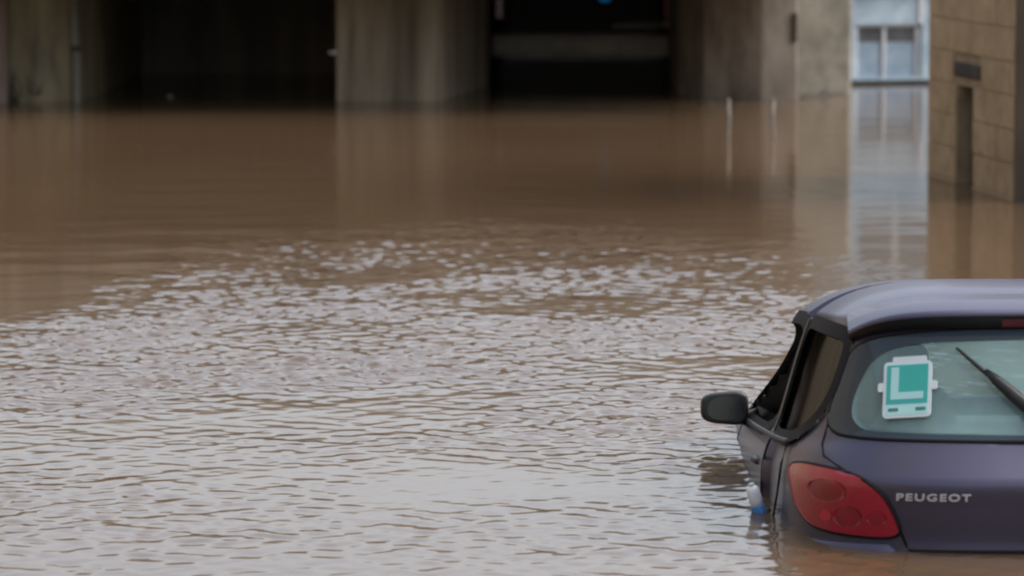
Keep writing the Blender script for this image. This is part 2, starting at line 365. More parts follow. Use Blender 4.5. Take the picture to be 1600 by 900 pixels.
# ---- beige wall and pale building seen past the end of the bridge
wy = on_z(1290, 146).y
wx0, wx1 = at_Y(1236, 146, wy).x, at_Y(1330, 146, wy).x
gw = empty('plaster_wall', loc=(wx0, wy, ZB)); tag(gw, 'weathered beige plaster wall between the bridge end and the pale blue building', 'wall')
cp(MB().box((wx0, wy, ZB), (wx1, wy+1.2, 2.3)), 'wall', M['beige'], gw, bevel=.03)
cp(MB().box((wx0-.03, wy-.05, 2.304), (wx1+.03, wy+1.25, 2.40)), 'coping', M['concrete_r'], gw, bevel=.02)
hy = on_z(1380, 132).y
hM = Matrix.Translation((at_Y(1318, 132, hy).x, hy, 0)) @ Matrix.Rotation(R(14), 4, 'Z')
house = empty('house', hM); tag(house, 'pale blue rendered building with white framed windows standing in the flood', 'building')
sc = F_PX/hy; hw_ = lambda px: (px-1318)/sc; hz_ = lambda py: (131-py)/sc
def hp(name, m, a, b, parent=None, bevel=.006): return MB().box(a, b).build(name, m, parent or house, bevel=bevel)
W1 = 4.2; win_z0, win_z1 = hz_(121), hz_(39)
# wall pieces round the opening
hp('wall', M['palewall'], (-.02, 0, win_z1), (W1, .25, 3.6)); hp('wall', M['palewall'], (-.02, 0, ZB), (W1, .25, win_z0))
hp('wall', M['palewall'], (-.02, .001, win_z0), (hw_(1338), .249, win_z1)); hp('wall', M['palewall'], (hw_(1446), .001, win_z0), (W1, .249, win_z1))
hp('side_wall', M['palewall'], (-.019, .25, ZB), (.2, 5, 3.6)); hp('roof', M['plinth'], (-.2, -.2, 3.604), (W1+.2, 5.2, 3.75))
hp('plinth', M['plinth'], (-.06, -.05, ZB), (W1, -.002, hz_(124.5)))
hp('cornice', M['whitepaint'], (-.05, -.04, hz_(-18)), (W1, -.002, hz_(-6)))
win = hp('window', M['whitepaint'], (hw_(1338), .05, win_z1-.022), (hw_(1446), .10, win_z1-.001))
for px in (1340, 1386, 1441): hp('mullion', M['whitepaint'], (hw_(px)-.017, .03, win_z0+.002), (hw_(px)+.017, .11, win_z1-.023), win)
for a, b in ((1342.6, 1383.3), (1388.6, 1438.3)):
    hp('pane', M['greypane'], (hw_(a)+.002, .07, hz_(66)), (hw_(b)-.002, .085, win_z1-.024), win)
    hp('panel', M['bluepanel'], (hw_(a)+.002, .06, win_z0+.003), (hw_(b)-.002, .085, hz_(66)-.003), win)
# second row of windows higher up the wall
for k in range(3):
    w2 = hp('window', M['whitepaint'], (.15+k*1.1, -.02, 1.35), (.95+k*1.1, -.002, 1.40))
    hp('pane', M['greypane'], (.19+k*1.1, -.018, 1.404), (.91+k*1.1, -.004, 2.3), w2); hp('mullion', M['whitepaint'], (.53+k*1.1, -.025, 1.404), (.57+k*1.1, -.019, 2.3), w2)
hp('corner_trim', M['whitepaint'], (hw_(1440), -.03, hz_(38)), (hw_(1449), -.003, hz_(-5)))

# ---- stone pillar at the roadside, laid block by block
c_far, c_near = on_z(1449, 272), on_z(1583, 314)
pd = (c_near - c_far); PL = pd.length; ang = math.atan2(pd.y, pd.x)
PM = Matrix.Translation(c_far) @ Matrix.Rotation(ang, 4, 'Z')     # local x: towards the camera along the visible face, local -y... face at y=0, body on +y (to the right)
pil = empty('stone_pillar', PM); tag(pil, 'tall brown stone block pillar with a narrow dark recess at the water', 'pillar')
PZ, CH = ZB, .222
def along(px):                                                    # distance along the face hit by a pixel column at the water line
    lo, hi = 0.0, PL
    for _ in range(40):
        m_ = (lo+hi)/2; q = c_far + pd*(m_/PL)
        if 800 + q.x/q.y*F_PX < px: lo = m_
        else: hi = m_
    return lo
s0, s1 = along(1494), along(1521); h0, h1 = along(1489), along(1532)
MB().box((.004, .012, PZ), (s0, 3.0, 3.4)).box((s1, .012, PZ), (PL-.004, 3.0, 3.4)).box((s0, .012, .68), (s1, 3.0, 3.4)).box((s0+.001, .13, PZ), (s1-.001, 3.0, .679)).build('core', M['mortar'], pil)
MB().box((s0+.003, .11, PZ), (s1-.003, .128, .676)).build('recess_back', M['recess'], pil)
bm_ = MB().box((-.5, -.5, -.5), (.5, .5, .5)).build('stone_block', M['stone'], pil, bevel=.0)
BLK = bm_.data; bpy.data.objects.remove(bm_)
def block(x0, x1, y0, y1, z0, z1):
    o = bpy.data.objects.new('stone_block', BLK); COL.objects.link(o); o.parent = pil
    j = random.uniform(-.004, .003)
    o.location = ((x0+x1)/2, (y0+y1)/2+j, (z0+z1)/2); o.scale = (x1-x0-.006, y1-y0, z1-z0-.007)
    b = o.modifiers.new('bevel', 'BEVEL'); b.width = .005; b.segments = 1
z = PZ + (-PZ) % CH - CH; z = PZ; ci = 0
nz = int((3.4-PZ)/CH)
for ci in range(nz):
    z0, z1 = PZ+ci*CH, PZ+(ci+1)*CH
    cuts = [0.0, PL] + [PL*(.33+.17*(ci % 2)), PL*(.68+.12*(ci % 2))]
    gaps = []
    if z1 < .70: gaps.append((s0, s1))
    if .72 < (z0+z1)/2 < .92: gaps.append((h0, h1))
    pts = sorted(cuts); iv = list(zip(pts[:-1], pts[1:]))
    for g0, g1 in gaps:
        nv_ = []
        for a, b in iv:
            if b <= g0 or a >= g1: nv_.append((a, b)); continue
            if g0-a > .05: nv_.append((a, g0))
            if b-g1 > .05: nv_.append((g1, b))
        iv = nv_
    for a, b in iv: block(a, b, 0, .09, z0, z1)
    if ci % 2 == 0: block(PL-.10, PL+.002, .095, 1.2, z0, z1); block(PL-.10, PL+.002, 1.2, 2.9, z0, z1)
    else: block(PL-.10, PL+.002, .095, 2.0, z0, z1); block(PL-.10, PL+.002, 2.0, 2.9, z0, z1)
# dark infill of the upper hole
MB().box((h0+.02, -.001, .735), (h1-.03, .058, .845)).build('dark_infill', M['recess'], pil, bevel=.02)
cn = on_z(1584, 317)  # made-up column that gives the pillar's near end face its dark tone
dark_col = empty('added_dark_column', loc=(cn.x, cn.y, ZB)); tag(dark_col, 'dark column added to make the near end of the stone pillar dark', 'column')
cp(MB().box((cn.x, cn.y, ZB), (cn.x+.5, cn.y+.018, 3.3)), 'flange', M['rust'], dark_col, bevel=.003)
cp(MB().box((cn.x+.23, cn.y+.018, ZB), (cn.x+.27, cn.y+.10, 3.3)), 'web', M['rust'], dark_col)

# ---- two pale marker posts standing in the calm water
for px, lean, lab in ((1137, .01, 'thin pale marker post in the water, nearer the van passage'), (1210, -.015, 'thin pale marker post in the water, nearer the pale building')):
    b0 = on_z(px, 214); top = at_Y(px, 158, b0.y); n = 9
    path = [Vector((b0.x + (lean if i % 2 else -lean)*.35 + lean*i/n, b0.y, -.9 + (top.z+.9)*i/(n-1))) for i in range(n)]
    p = empty('marker_post', loc=(b0.x, b0.y, -.9)); tag(p, lab, 'post', 'pale posts in the water')
    cp(MB().tube(path, .012, 8), 'shaft', M['postpaint'], p, smooth=True)
    cp(MB().tube([path[-1]+Vector((0, 0, .001)), path[-1]+Vector((0, 0, .02))], [.015, .009], 8), 'cap', M['postpaint'], p, smooth=True)

# ---- floating bits
def floater(px, py, size, name, m, lab, cat):
    p = on_z(px, py); P = superellipsoid(size[0], size[1], size[2], .8, .8, 12, 8)
    mb = MB().grid(P, True); mb.v = [(x*(1+.2*math.sin(9*x+7*y)), y, z+.15*size[2]*math.sin(40*x)) for x, y, z in mb.v]
    o = mb.build(name, m, smooth=True); o.location = (p.x, p.y, size[2]*.3); return tag(o, lab, cat)
floater(265, 152, (.030, .03, .02), 'litter_scrap', M['pipe'], 'tiny pale scrap afloat in front of the left passage', 'litter')
st = at_Y(519, 82, BY+.42)
o = MB().grid(superellipsoid(.04, .03, .016, .6, .6, 12, 8), True).build('wall_reflector', M['whitepaint'], smooth=True); o.location = at_Y(520, 82, BY-.02)
tag(o, 'small pale reflector fixed to the corner of the streaked pier', 'reflector')
for (pa, pb, r_, lab) in (((1252, 153), (1318, 147), .03, 'dark wet branch afloat at the foot of the beige wall'), ((1090, 122), (1116, 119), .02, 'short dark stick afloat beside the passage with the van')):
    a, b = on_z(*pa), on_z(*pb); n = 8; p = [a.lerp(b, i/n) + Vector((0, 0, random.uniform(-.01, .012))) for i in range(n+1)]
    if pa[1] < 130: p = [at_Y(pa[0]+(pb[0]-pa[0])*i/n, 150, BY-.3) for i in range(n+1)]; p = [Vector((q.x, q.y, .01+random.uniform(-.01, .01))) for q in p]
    mb = MB().tube(p, [r_*(.5+.5*math.sin(math.pi*(i+.6)/(n+1.2))) for i in range(n+1)], 7)
    mb.tube([p[3], p[3]+Vector((.06, .05, .05)), p[3]+Vector((.13, .06, .07))], [r_*.5, r_*.35, r_*.15], 5)
    tag(mb.build('branch', M['wood'], smooth=True), lab, 'branch')

# ================================================================== the hatchback
CARPITCH = math.atan(RAMP)
CAR = Matrix.Translation(P_CAR) @ Matrix.Rotation(R(0.0), 4, 'Z') @ Matrix.Rotation(-CARPITCH, 4, 'X') @ Matrix.Translation((0, -.05, -WATER_ON_CAR))
car = empty('car', CAR); tag(car, 'dark plum grey hatchback sunk to its bumper in the brown flood water', 'car')
def tab(*p):
    zz = np.array([q[0] for q in p]); vv = np.array([q[1] for q in p])
    def f(z):
        i = min(max(int(np.searchsorted(zz, z))-1, 0), len(zz)-2); t = (z-zz[i])/(zz[i+1]-zz[i]); t = min(max(t, 0), 1)
        d = np.gradient(vv, zz); h = zz[i+1]-zz[i]; t2, t3 = t*t, t*t*t
        lim = lambda a, s: math.copysign(min(abs(a), 3*abs(s)), a) if a*s > 0 else 0
        s = (vv[i+1]-vv[i])/h; d0, d1 = lim(d[i], s), lim(d[i+1], s)
        return (2*t3-3*t2+1)*vv[i] + (t3-2*t2+t)*h*d0 + (-2*t3+3*t2)*vv[i+1] + (t3-t2)*h*d1
    return f
f_r = tab((.2, .12), (.35, .07), (.60, .085), (.66, .085), (.78, .048), (.858, .0225), (.870, .0215), (.880, .029), (.90, .046), (.95, .090), (1.0, .132), (1.02, .145), (1.2, .226), (1.36, .30), (1.40, .325))
f_w = tab((.2, .80), (.4, .855), (.6, .873), (.8, .872), (.90, .862), (.95, .845), (1.0, .818), (1.1, .785), (1.25, .742), (1.33, .716), (1.37, .702), (1.40, .688))
f_n = tab((.2, 3.6), (.6, 3.5), (.88, 3.4), (1.0, 3.6), (1.2, 4.0), (1.40, 4.2))
f_b = tab((.2, 1.15), (.9, 1.20), (1.0, 1.2), (1.2, 1.15), (1.40, 1.1))
f_f = tab((.2, 4.1), (.5, 4.2), (.7, 4.18), (.82, 4.08), (.90, 3.85), (.95, 3.55), (.99, 3.30), (1.02, 3.2), (1.36, 2.42), (1.40, 2.33))
BF = .55
def wy(y, z): return f_w(z)*(1.022 - .040*((y-2.4)/2.0)**2)
def rear_pt(x, z):
    w_ = wy(.3, z); n_ = f_n(z); q = min(abs(x)/w_, .9999)
    return Vector((x, f_r(z) + f_b(z)*(1-(1-q**n_)**(1/n_)), z))
def side_pt(y, z, s=-1):
    b_, n_ = f_b(z), f_n(z); d = (y-f_r(z))/b_; w_ = wy(max(y, .3), z)
    if d < 1: w_ *= (1-(1-max(d, .0))**n_)**(1/n_)
    df = (f_f(z)-y)/BF
    if df < 1: w_ *= (1-(1-max(df, 0))**3.0)**(1/3.0)
    return Vector((s*w_, y, z))
def front_pt(x, z):
    w_ = wy(f_f(z), z); q = min(abs(x)/w_, .9999); return Vector((x, f_f(z) - BF*(1-(1-q**3)**(1/3)), z))
def nrm(f, a, z, out, e=.004):
    n = (f(a+e, z)-f(a-e, z)).cross(f(a, z+e)-f(a, z-e))
    if n.length < 1e-12: return Vector(out)
    n.normalize(); return n if n.dot(Vector(out)) > 0 else -n
REAR = (rear_pt, (0, -1, .1)); LEFT = (lambda y, z: side_pt(y, z, -1), (-1, 0, .1)); RIGHT = (lambda y, z: side_pt(y, z, 1), (1, 0, .1)); FRONT = (front_pt, (0, 1, .1))
def on_s(S, a, z, off=0.0): return S[0](a, z) + nrm(S[0], a, z, S[1])*off
def cpart(mb, name, m, parent=None, **k): return mb.build(name, m, parent or car, **k)
def spatch(S, poly, name, m, off=.004, rows=14, cols=18, parent=None, back=.012):
    zs_ = [p[1] for p in poly]; z0, z1 = min(zs_), max(zs_); P = []
    for i in range(rows+1):
        z = (z0+z1)/2 - (z1-z0)/2*.9995*math.cos(math.pi*i/rows); r_ = row_range(poly, z)
        if r_: P.append([on_s(S, r_[0]+(r_[1]-r_[0])*j/cols, z, off) for j in range(cols+1)])
    mb = MB().grid(P); n_, m_ = len(P), cols+1
    loop = [(0, j) for j in range(m_)] + [(i, m_-1) for i in range(1, n_)] + [(n_-1, j) for j in range(m_-2, -1, -1)] + [(i, 0) for i in range(n_-2, 0, -1)]
    k = len(mb.v); c_in = nrm(S[0], sum(p[0] for p in poly)/len(poly), (z0+z1)/2, S[1])
    for i, j in loop: mb.v.append(tuple(Vector(P[i][j]) - c_in*(back+off)))
    L = len(loop)
    for q in range(L):
        (i, j), (i2, j2) = loop[q], loop[(q+1) % L]; mb.f.append((i*m_+j, i2*m_+j2, k+(q+1) % L, k+q))
    return cpart(mb, name, m, parent, smooth=True)
def sring(S, outer, inner, name, m, off, rows=4, N=120, parent=None):
    cx = sum(p[0] for p in inner)/len(inner); cz = sum(p[1] for p in inner)/len(inner)
    def start(p):
        k = max(range(len(p)), key=lambda i: -(abs(p[i][0]-cx)*.2) + (p[i][1]-cz)); return p[k:]+p[:k]
    A, B = resample(start(resample(outer, 240)), N), resample(start(resample(inner, 240)), N)
    P = [[on_s(S, a[0]+(b[0]-a[0])*t, a[1]+(b[1]-a[1])*t, off) for a, b in zip(A, B)] for t in [i/rows for i in range(rows+1)]]
    return cpart(MB().grid(P, True), name, m, parent, smooth=True)
def sseal(S, poly, name, m, rad, off=0.0, N=90, parent=None, closed=True):
    pts = resample(poly, N) if closed else poly
    return cpart(MB().tube([on_s(S, a, z, off) for a, z in pts], rad, 6, closed=closed), name, m, parent, smooth=True)
def grow(p, d):
    p = resample(p, 120); n = len(p); ar = sum(p[i][0]*p[(i+1) % n][1]-p[(i+1) % n][0]*p[i][1] for i in range(n)); q = []
    for i in range(n):
        tx, tz = p[(i+1) % n][0]-p[i-1][0], p[(i+1) % n][1]-p[i-1][1]; l = math.hypot(tx, tz) or 1; s = 1 if ar > 0 else -1
        q.append((p[i][0]+s*tz/l*d, p[i][1]-s*tx/l*d))
    return q
# window outlines
sym = lambda h: h + [(-x, z) for x, z in h[::-1]]
G_OUT = chaikin(sym([(0, 1.362), (-.40, 1.352), (-.612, 1.318), (-.655, 1.22), (-.70, 1.08), (-.708, 1.03), (-.66, 1.004), (-.35, 1.0), (0, .998)]), 2)
G_IN = chaikin(sym([(0, 1.325), (-.40, 1.318), (-.545, 1.285), (-.60, 1.20), (-.635, 1.11), (-.632, 1.05), (-.585, 1.022), (-.3, 1.018), (0, 1.017)]), 2)
W_F = chaikin([(1.29, .985), (1.29, 1.25), (1.31, 1.370), (1.95, 1.374), (2.28, 1.355), (2.60, 1.18), (2.86, 1.01), (2.86, .985), (2.2, .985)], 2)
W_R = chaikin([(.50, 1.10), (.50, 1.315), (.58, 1.342), (.95, 1.362), (1.22, 1.368), (1.23, 1.2), (1.23, .985), (1.0, .985), (.72, .99)], 2)
W_S = chaikin(sym([(0, 1.33), (-.45, 1.32), (-.56, 1.29), (-.62, 1.10), (-.60, 1.045), (0, 1.045)]), 2)
# body shell
NRr, NS, NF = 64, 96, 24
def half_ring(z):
    n_, w_, r_, b_ = f_n(z), wy(.3, z), f_r(z), f_b(z); pts = []
    th = np.linspace(0, math.pi/2, 500); x = w_*np.sin(th)**(2/n_); y = r_ + b_*(1-np.cos(th)**(2/n_))
    d = np.r_[0, np.cumsum(np.hypot(np.diff(x), np.diff(y)))]; t = np.linspace(0, d[-1], NRr)
    pts += [(a, b) for a, b in zip(np.interp(t, d, x), np.interp(t, d, y))]
    y0, y1 = r_+b_, f_f(z)-BF
    pts += [(wy(y0+(y1-y0)*i/NS, z), y0+(y1-y0)*i/NS) for i in range(1, NS)]
    wf = wy(y1, z); x = wf*np.sin(th)**(2/3.0); y = f_f(z) - BF*(1-np.cos(th)**(2/3.0))
    d = np.r_[0, np.cumsum(np.hypot(np.diff(x), np.diff(y)))]; t = np.linspace(d[-1], 0, NF)
    pts += [(a, b) for a, b in zip(np.interp(t, d, x), np.interp(t, d, y))]
    return pts
ZL = list(np.r_[np.linspace(.22, .64, 8), np.linspace(.67, 1.0, 22), np.linspace(1.012, 1.40, 36)])
rings = []
for z in ZL:
    h = half_ring(z); full = [(-x, y, z) for x, y in h] + [(x, y, z) for x, y in h[-2:0:-1]]; rings.append(full)
top = rings[-1]; ymid = 1.40; RISE = .116; REX = 4.6; ZT = 1.40
for k in [.992, .98, .965, .945, .92, .89, .85, .79, .71, .6, .48, .34, .18, .04]:
    rings.append([(x*k, ymid+(y-ymid)*k, ZT + RISE*(1-k**REX)) for x, y, z in top])
def roof_z(x, y):
    lo, hi = .02, 1.3
    for _ in range(30):
        k = (lo+hi)/2; yy = ymid+(y-ymid)/k; z = ZT
        ok = f_r(z) < yy < f_f(z) and abs(x)/k < side_pt(yy, z, 1).x
        if ok: hi = k
        else: lo = k
    return ZT + RISE*(1-min(hi, 1.0)**REX)
C_F, C_R = grow(W_F, .010), grow(W_R, .010)
mb = MB(); mb.grid(rings, True); nF = len(mb.f); keep = []
shrink = lambda poly, s: [((a-sum(p[0] for p in poly)/len(poly))*s + sum(p[0] for p in poly)/len(poly), (b-sum(p[1] for p in poly)/len(poly))*s + sum(p[1] for p in poly)/len(poly)) for a, b in poly]
H_R = [((a+c)/2, (b+d)/2) for (a, b), (c, d) in zip(resample(G_OUT, 120), resample(G_OUT, 120))]; H_R = shrink(G_OUT, .955)
for f in mb.f:
    c = Vector((0, 0, 0))
    for i in f: c += Vector(mb.v[i])
    c /= len(f); cut = False
    if c.z < 1.395:
        if c.y < .75 and abs(c.x) < .70 and inside(H_R, c.x, c.z): cut = True
        elif abs(c.x) > .5 and (inside(C_F, c.y, c.z) or (c.y > .42 and inside(C_R, c.y, c.z))): cut = True
        elif c.y > 2.0 and abs(c.x) < .66 and inside(W_S, c.x, c.z): cut = True
    if not cut: keep.append(f)
mb.f = [f[::-1] for f in keep]; mb.f.append(tuple(range(len(rings[0]))))
body = cpart(mb, 'body', [M['paint'], M['lining']], smooth=True)
so = body.modifiers.new('shell', 'SOLIDIFY'); so.thickness = .009; so.offset = -1; so.material_offset = 1; so.use_quality_normals = True
# rear window
rg = spatch(REAR, shrink(G_IN, 1.02), 'rear_window', M['glass'], .002, 16, 40, back=.004)
sring(REAR, G_OUT, G_IN, 'window_border', M['frit'], .005, 5, 160, rg)
sseal(REAR, G_OUT, 'seal', M['rubber'], .007, 0.0, 160, rg)
# side windows, pillar trim and seals
for S, sx in ((LEFT, -1), (RIGHT, 1)):
    for poly, nm in ((W_F, 'front'), (W_R, 'rear')):
        pv = poly if nm == 'rear' else chaikin([(1.29, .975), (1.29, 1.035), (2.2, 1.035), (2.80, 1.03), (2.84, .975), (2.2, .975)], 1)     # the front pane is wound down
        wv = spatch(S, pv, 'side_window', M['glass_s'], -.012, 12, 18, back=.004)
        sring(S, grow(poly, .028), grow(poly, -.018), 'seal', M['rubber'], .003, 2, 120, wv)
    spatch(S, [(1.218, .985), (1.218, 1.382), (1.302, 1.382), (1.302, .985)], 'pillar_trim', M['black'], .007, 8, 4, back=.002)
    tr = [(y, .972) for y in np.linspace(.75, 2.9, 40)]
    sseal(S, tr, 'belt_moulding', M['black'], .009, .002, closed=False)
    for yg in (1.26,): sseal(S, [(yg+.0*q, z) for q, z in enumerate(np.linspace(.3, .96, 24))], 'door_gap', M['rubber'], .004, -.001, closed=False)
    sseal(S, [(.78, .96), (.74, .9), (.76, .8), (.86, .7), (.95, .6), (.98, .5), (1.0, .35)], 'door_gap', M['rubber'], .004, -.001, closed=False)
    sseal(S, [(2.72, z) for z in np.linspace(.3, .97, 24)], 'door_gap', M['rubber'], .004, -.001, closed=False)
    for yh in (1.42,):
        h = [on_s(S, yh+.20*t, .87+.005*math.sin(math.pi*t), -.004+.012*math.sin(math.pi*t)**.6) for t in np.linspace(0, 1, 9)]
        cpart(MB().tube(h, [.010, .013, .014, .014, .014, .014, .014, .013, .010], 8), 'door_handle', M['black'], smooth=True)
    sseal(S, [(y, .72) for y in np.linspace(.95, 3.0, 40)], 'side_moulding', M['black'], .016, .004, closed=False)
wsc = spatch(FRONT, W_S, 'windscreen', M['glass_w'], -.004, 12, 20, back=.004)
# roof spoiler with dark underside and high brake lamp
nS = 41; PT, PU = [], []
for sx in np.linspace(-1, 1, nS):
    x = sx*.640; a = abs(sx)
    gz = 1.364 - .008*a**2 - .034*a**7; gp = on_s(REAR, x*.97, gz-.008, .012)
    lip = Vector((x, gp.y - .055 + .035*a**6, gz + .046 - .024*a**8))
    yj = gp.y + .16 + .08*(1-a**4); zj = roof_z(x*.985, yj)
    jn = Vector((x*.985, yj, zj+.0015)); mid = lip.lerp(jn, .5) + Vector((0, 0, .012*(1-a**6))); q = lip.lerp(jn, .15)+Vector((0, 0, .006*(1-a**6)))
    PT.append([jn - Vector((0, 0, .02)), jn, mid, q, lip, lip + Vector((0, .004, -.007))])
    PU.append([lip + Vector((0, .008, -.006)), lip + Vector((0, .020, -.016)), gp + Vector((0, -.004, .002)), gp + Vector((0, .03, .004))])
spo = cpart(MB().grid(PT), 'spoiler', M['paint'], smooth=True)
cpart(MB().grid(PU), 'spoiler_underside', M['black'], spo, smooth=True)
PB = [[PU[i][1] + Vector((0, -.004, 0)), PU[i][1].lerp(PU[i][2], .5) + Vector((0, -.004, 0)), PU[i][1].lerp(PU[i][2], .92)+Vector((0, -.004, 0))] for i in range(nS) if abs(PU[i][0].x) < .175]
cpart(MB().grid(PB), 'high_brake_lamp', M['redlens_o'], spo, smooth=True)
# aerial
ay = 1.02; az = roof_z(0, ay); an = cpart(MB().grid([[(.045+x*s, ay+y*s*1.6, az-.004+zz) for x, y in ((-.02, -.03), (.02, -.03), (.026, .02), (0, .05), (-.026, .02))] for s, zz in ((1.2, 0), (1.1, .018), (.6, .034))], True), 'aerial', M['black'], smooth=True)
cpart(MB().tube([(.045, ay, az+.02), (.048, ay-.10, az+.13), (.052, ay-.2, az+.24)], [.007, .005, .003], 6), 'mast', M['black'], an, smooth=True)
# tail lamps
for sx in (-1, 1):
    mir = lambda p: [(sx*-1*x, z) if True else 0 for x, z in p]
    T = chaikin([(-.822, .88), (-.812, .908), (-.77, .915), (-.64, .892), (-.555, .835), (-.512, .755), (-.495, .695), (-.60, .690), (-.75, .704), (-.797, .755), (-.815, .82)], 2)
    tl = spatch(REAR, mir(T), 'tail_lamp', M['redlens'], .010, 22, 34, back=.014)
    sseal(REAR, mir(T), 'seal', M['rubber'], .008, .003, 120, tl)
    el = lambda cx, cz, a, b, n=24: [(cx+a*math.cos(2*math.pi*i/n), cz+b*math.sin(2*math.pi*i/n)) for i in range(n)]
    spatch(REAR, mir(chaikin([(-.775, .87), (-.66, .868), (-.665, .80), (-.765, .80)], 2)), 'lamp_recess', M['redlens_d'], .0125, 8, 10, tl, .002)
    spatch(REAR, mir(el(-.655, .755, .042, .035)), 'lamp_recess', M['redlens_d'], .0125, 8, 10, tl, .002)
    spatch(REAR, mir(el(-.57, .755, .03, .022)), 'lamp_recess', M['redlens_d'], .0125, 8, 10, tl, .002)
    spatch(REAR, mir(el(-.718, .757, .016, .018)), 'reflector', M['redlens_b'], .0125, 6, 8, tl, .002)
    # hatch gap beside the lamp, up to the window
    gp = [(-.470, .645), (-.492, .69), (-.512, .755), (-.555, .835), (-.64, .892), (-.72, .925), (-.735, .96), (-.72, 1.0), (-.708, 1.04)]
    gp = [(gp[0][0], gp[0][1])] + [((a[0]+b[0])/2, (a[1]+b[1])/2) for a, b in zip(gp, gp[1:])] + [gp[-1]]
    sseal(REAR, [(sx*-x, z) for x, z in gp], 'hatch_gap', M['rubber'], .005, -.001, closed=False)
sseal(REAR, [(x, .648) for x in np.linspace(-.47, .47, 40)], 'hatch_gap', M['rubber'], .007, 0, closed=False)
# bumper
P = []
for u in np.linspace(-1, 1, 61):
    s = math.copysign(1, u); th = abs(u)*1.50; ring = []
    for z, off in ((.24, .015), (.30, .035), (.45, .045), (.58, .040), (None, .034), (None, .02), (None, -.01)):
        n_, = (f_n(.6),); w_ = wy(.3, .6); x = w_*math.sin(th)**(2/n_)
        zt = .612 + (.672-.612)*min(1, max(0, (x-.47)/.06)); dz = {.034: -.006, .02: .0, -.01: .002}.get(off, 0)
        zz = z if z is not None else zt+dz
        wz = wy(.3, zz); nn = f_n(zz); xx = s*wz*math.sin(th)**(2/nn); yy = f_r(zz)+f_b(zz)*(1-math.cos(th)**(2/nn))
        nx_ = Vector((s*math.sin(th)**1.2, -math.cos(th)**1.2, 0)).normalized(); ring.append(Vector((xx, yy, zz)) + nx_*off)
    P.append(ring)
cpart(MB().grid(P), 'bumper', M['paint'], smooth=True)
# rear wiper
bl = lambda t, off: on_s(REAR, -.305*(1-t) + -.015*t, 1.292*(1-t) + 1.035*t, off)
wip = cpart(MB().tube([bl(t, .018) for t in (0, .1, .25, .5, .75, .95)], [.004, .006, .008, .009, .009, .006], 6), 'rear_wiper', M['black'], smooth=True)
cpart(MB().tube([bl(t, .030) for t in (.30, .42, .6, .8, 1.0)] + [on_s(REAR, .0, 1.0, .03)], [.009, .018, .022, .024, .026, .028], 8), 'wiper_arm', M['black'], wip, smooth=True)
cpart(MB().tube([on_s(REAR, .0, .995, .0), on_s(REAR, 0, .995, .045)], .026, 14), 'wiper_pivot', M['black'], wip, smooth=True)
# lettering on the hatch
def text_mesh(txt, size, ext=.0):
    cu = bpy.data.curves.new('lettering', 'FONT'); cu.body = txt; cu.size = size; cu.extrude = .0015; cu.space_character = 1.22; cu.offset = .0012
    o = bpy.data.objects.new('lettering', cu); COL.objects.link(o); dg = bpy.context.evaluated_depsgraph_get()
    me = bpy.data.meshes.new_from_object(o.evaluated_get(dg)); bpy.data.objects.remove(o); return me
tm = text_mesh('PEUGEOT', .040); co = np.array([v.co[:] for v in tm.vertices])
x0, x1 = co[:, 0].min(), co[:, 0].max(); tw = .232
for v in tm.vertices:
    xx = -.515 + (v.co.x-x0)/(x1-x0)*tw; zz = .815 + v.co.y*.78
    v.co = on_s(REAR, xx, zz, .004 + v.co.z)
tm.materials.append(M['badge']); lo_ = bpy.data.objects.new('lettering', tm); COL.objects.link(lo_); lo_.parent = car
# rear emblem plinth and number plate recess on the hatch, right of the lettering
cpart(MB().grid([[on_s(REAR, .055*math.cos(a)*k, .845+.055*math.sin(a)*k, .006+.004*(1-k)) for a in np.linspace(0, 2*math.pi, 28, endpoint=False)] for k in (1, .85, .5, .02)], True), 'emblem', M['chrome'], smooth=True)
# door mirrors
for sx in (-1, 1):
    base = side_pt(2.55, 1.0, sx); hc = base + Vector((sx*.105, -.02, .02))
    P = superellipsoid(.092, .055, .062, .55, .55, 24, 14); mb = MB().grid(P, True)
    mb.v = [(x, (y if y < 0 else y*1.3), z*(1+.12*sx*-x/.09)) for x, y, z in mb.v]; mb.v = [(x, max(y, -.040), z) for x, y, z in mb.v]
    hm = cpart(mb, 'door_mirror', M['black'], smooth=True); hm.location = hc
    mg = MB(); pl = chaikin([(-.072, -.045), (.072, -.045), (.07, .046), (-.06, .046)], 2); mg.v = [(a, -.0425, b) for a, b in pl]; mg.f = [tuple(range(len(pl)))]
    cpart(mg, 'mirror_glass', M['mirror'], hm); 
    cpart(MB().tube([base + Vector((-sx*.03, .0, -.012)) - hc, base + Vector((sx*.03, -.005, -.02)) - hc, Vector((sx*-.06, 0, -.025))], [.034, .028, .024], 10), 'mirror_arm', M['black'], hm, smooth=True)
# seats and dashboard
def cushion(name, c, s, m=M['seat'], e=.45, rx=0):
    o = cpart(MB().grid(superellipsoid(*s, e, e, 20, 12), True), name, m, smooth=True); o.location = c; o.rotation_euler = (rx, 0, 0); return o
cushion('rear_bench', (0, 1.02, .62), (.62, .10, .32), rx=R(-14)); cushion('rear_bench', (0, 1.35, .42), (.62, .28, .12))
cpart(MB().box((-.60, .36, .945), (.60, .86, .965)), 'parcel_shelf', M['lining'], bevel=.006)
for x in (-.36, .36):
    cushion('headrest', (x, .97, 1.02), (.115, .045, .085), e=.5)
    cushion('front_seat', (x, 1.95, .78), (.25, .09, .36), rx=R(-12)); cushion('front_seat', (x, 2.25, .5), (.25, .28, .1))
    cushion('headrest', (x, 1.88, 1.20), (.13, .05, .085), e=.5)
cpart(MB().box((-.66, 2.75, .70), (.66, 3.15, .97)), 'dashboard', M['lining'], bevel=.05)
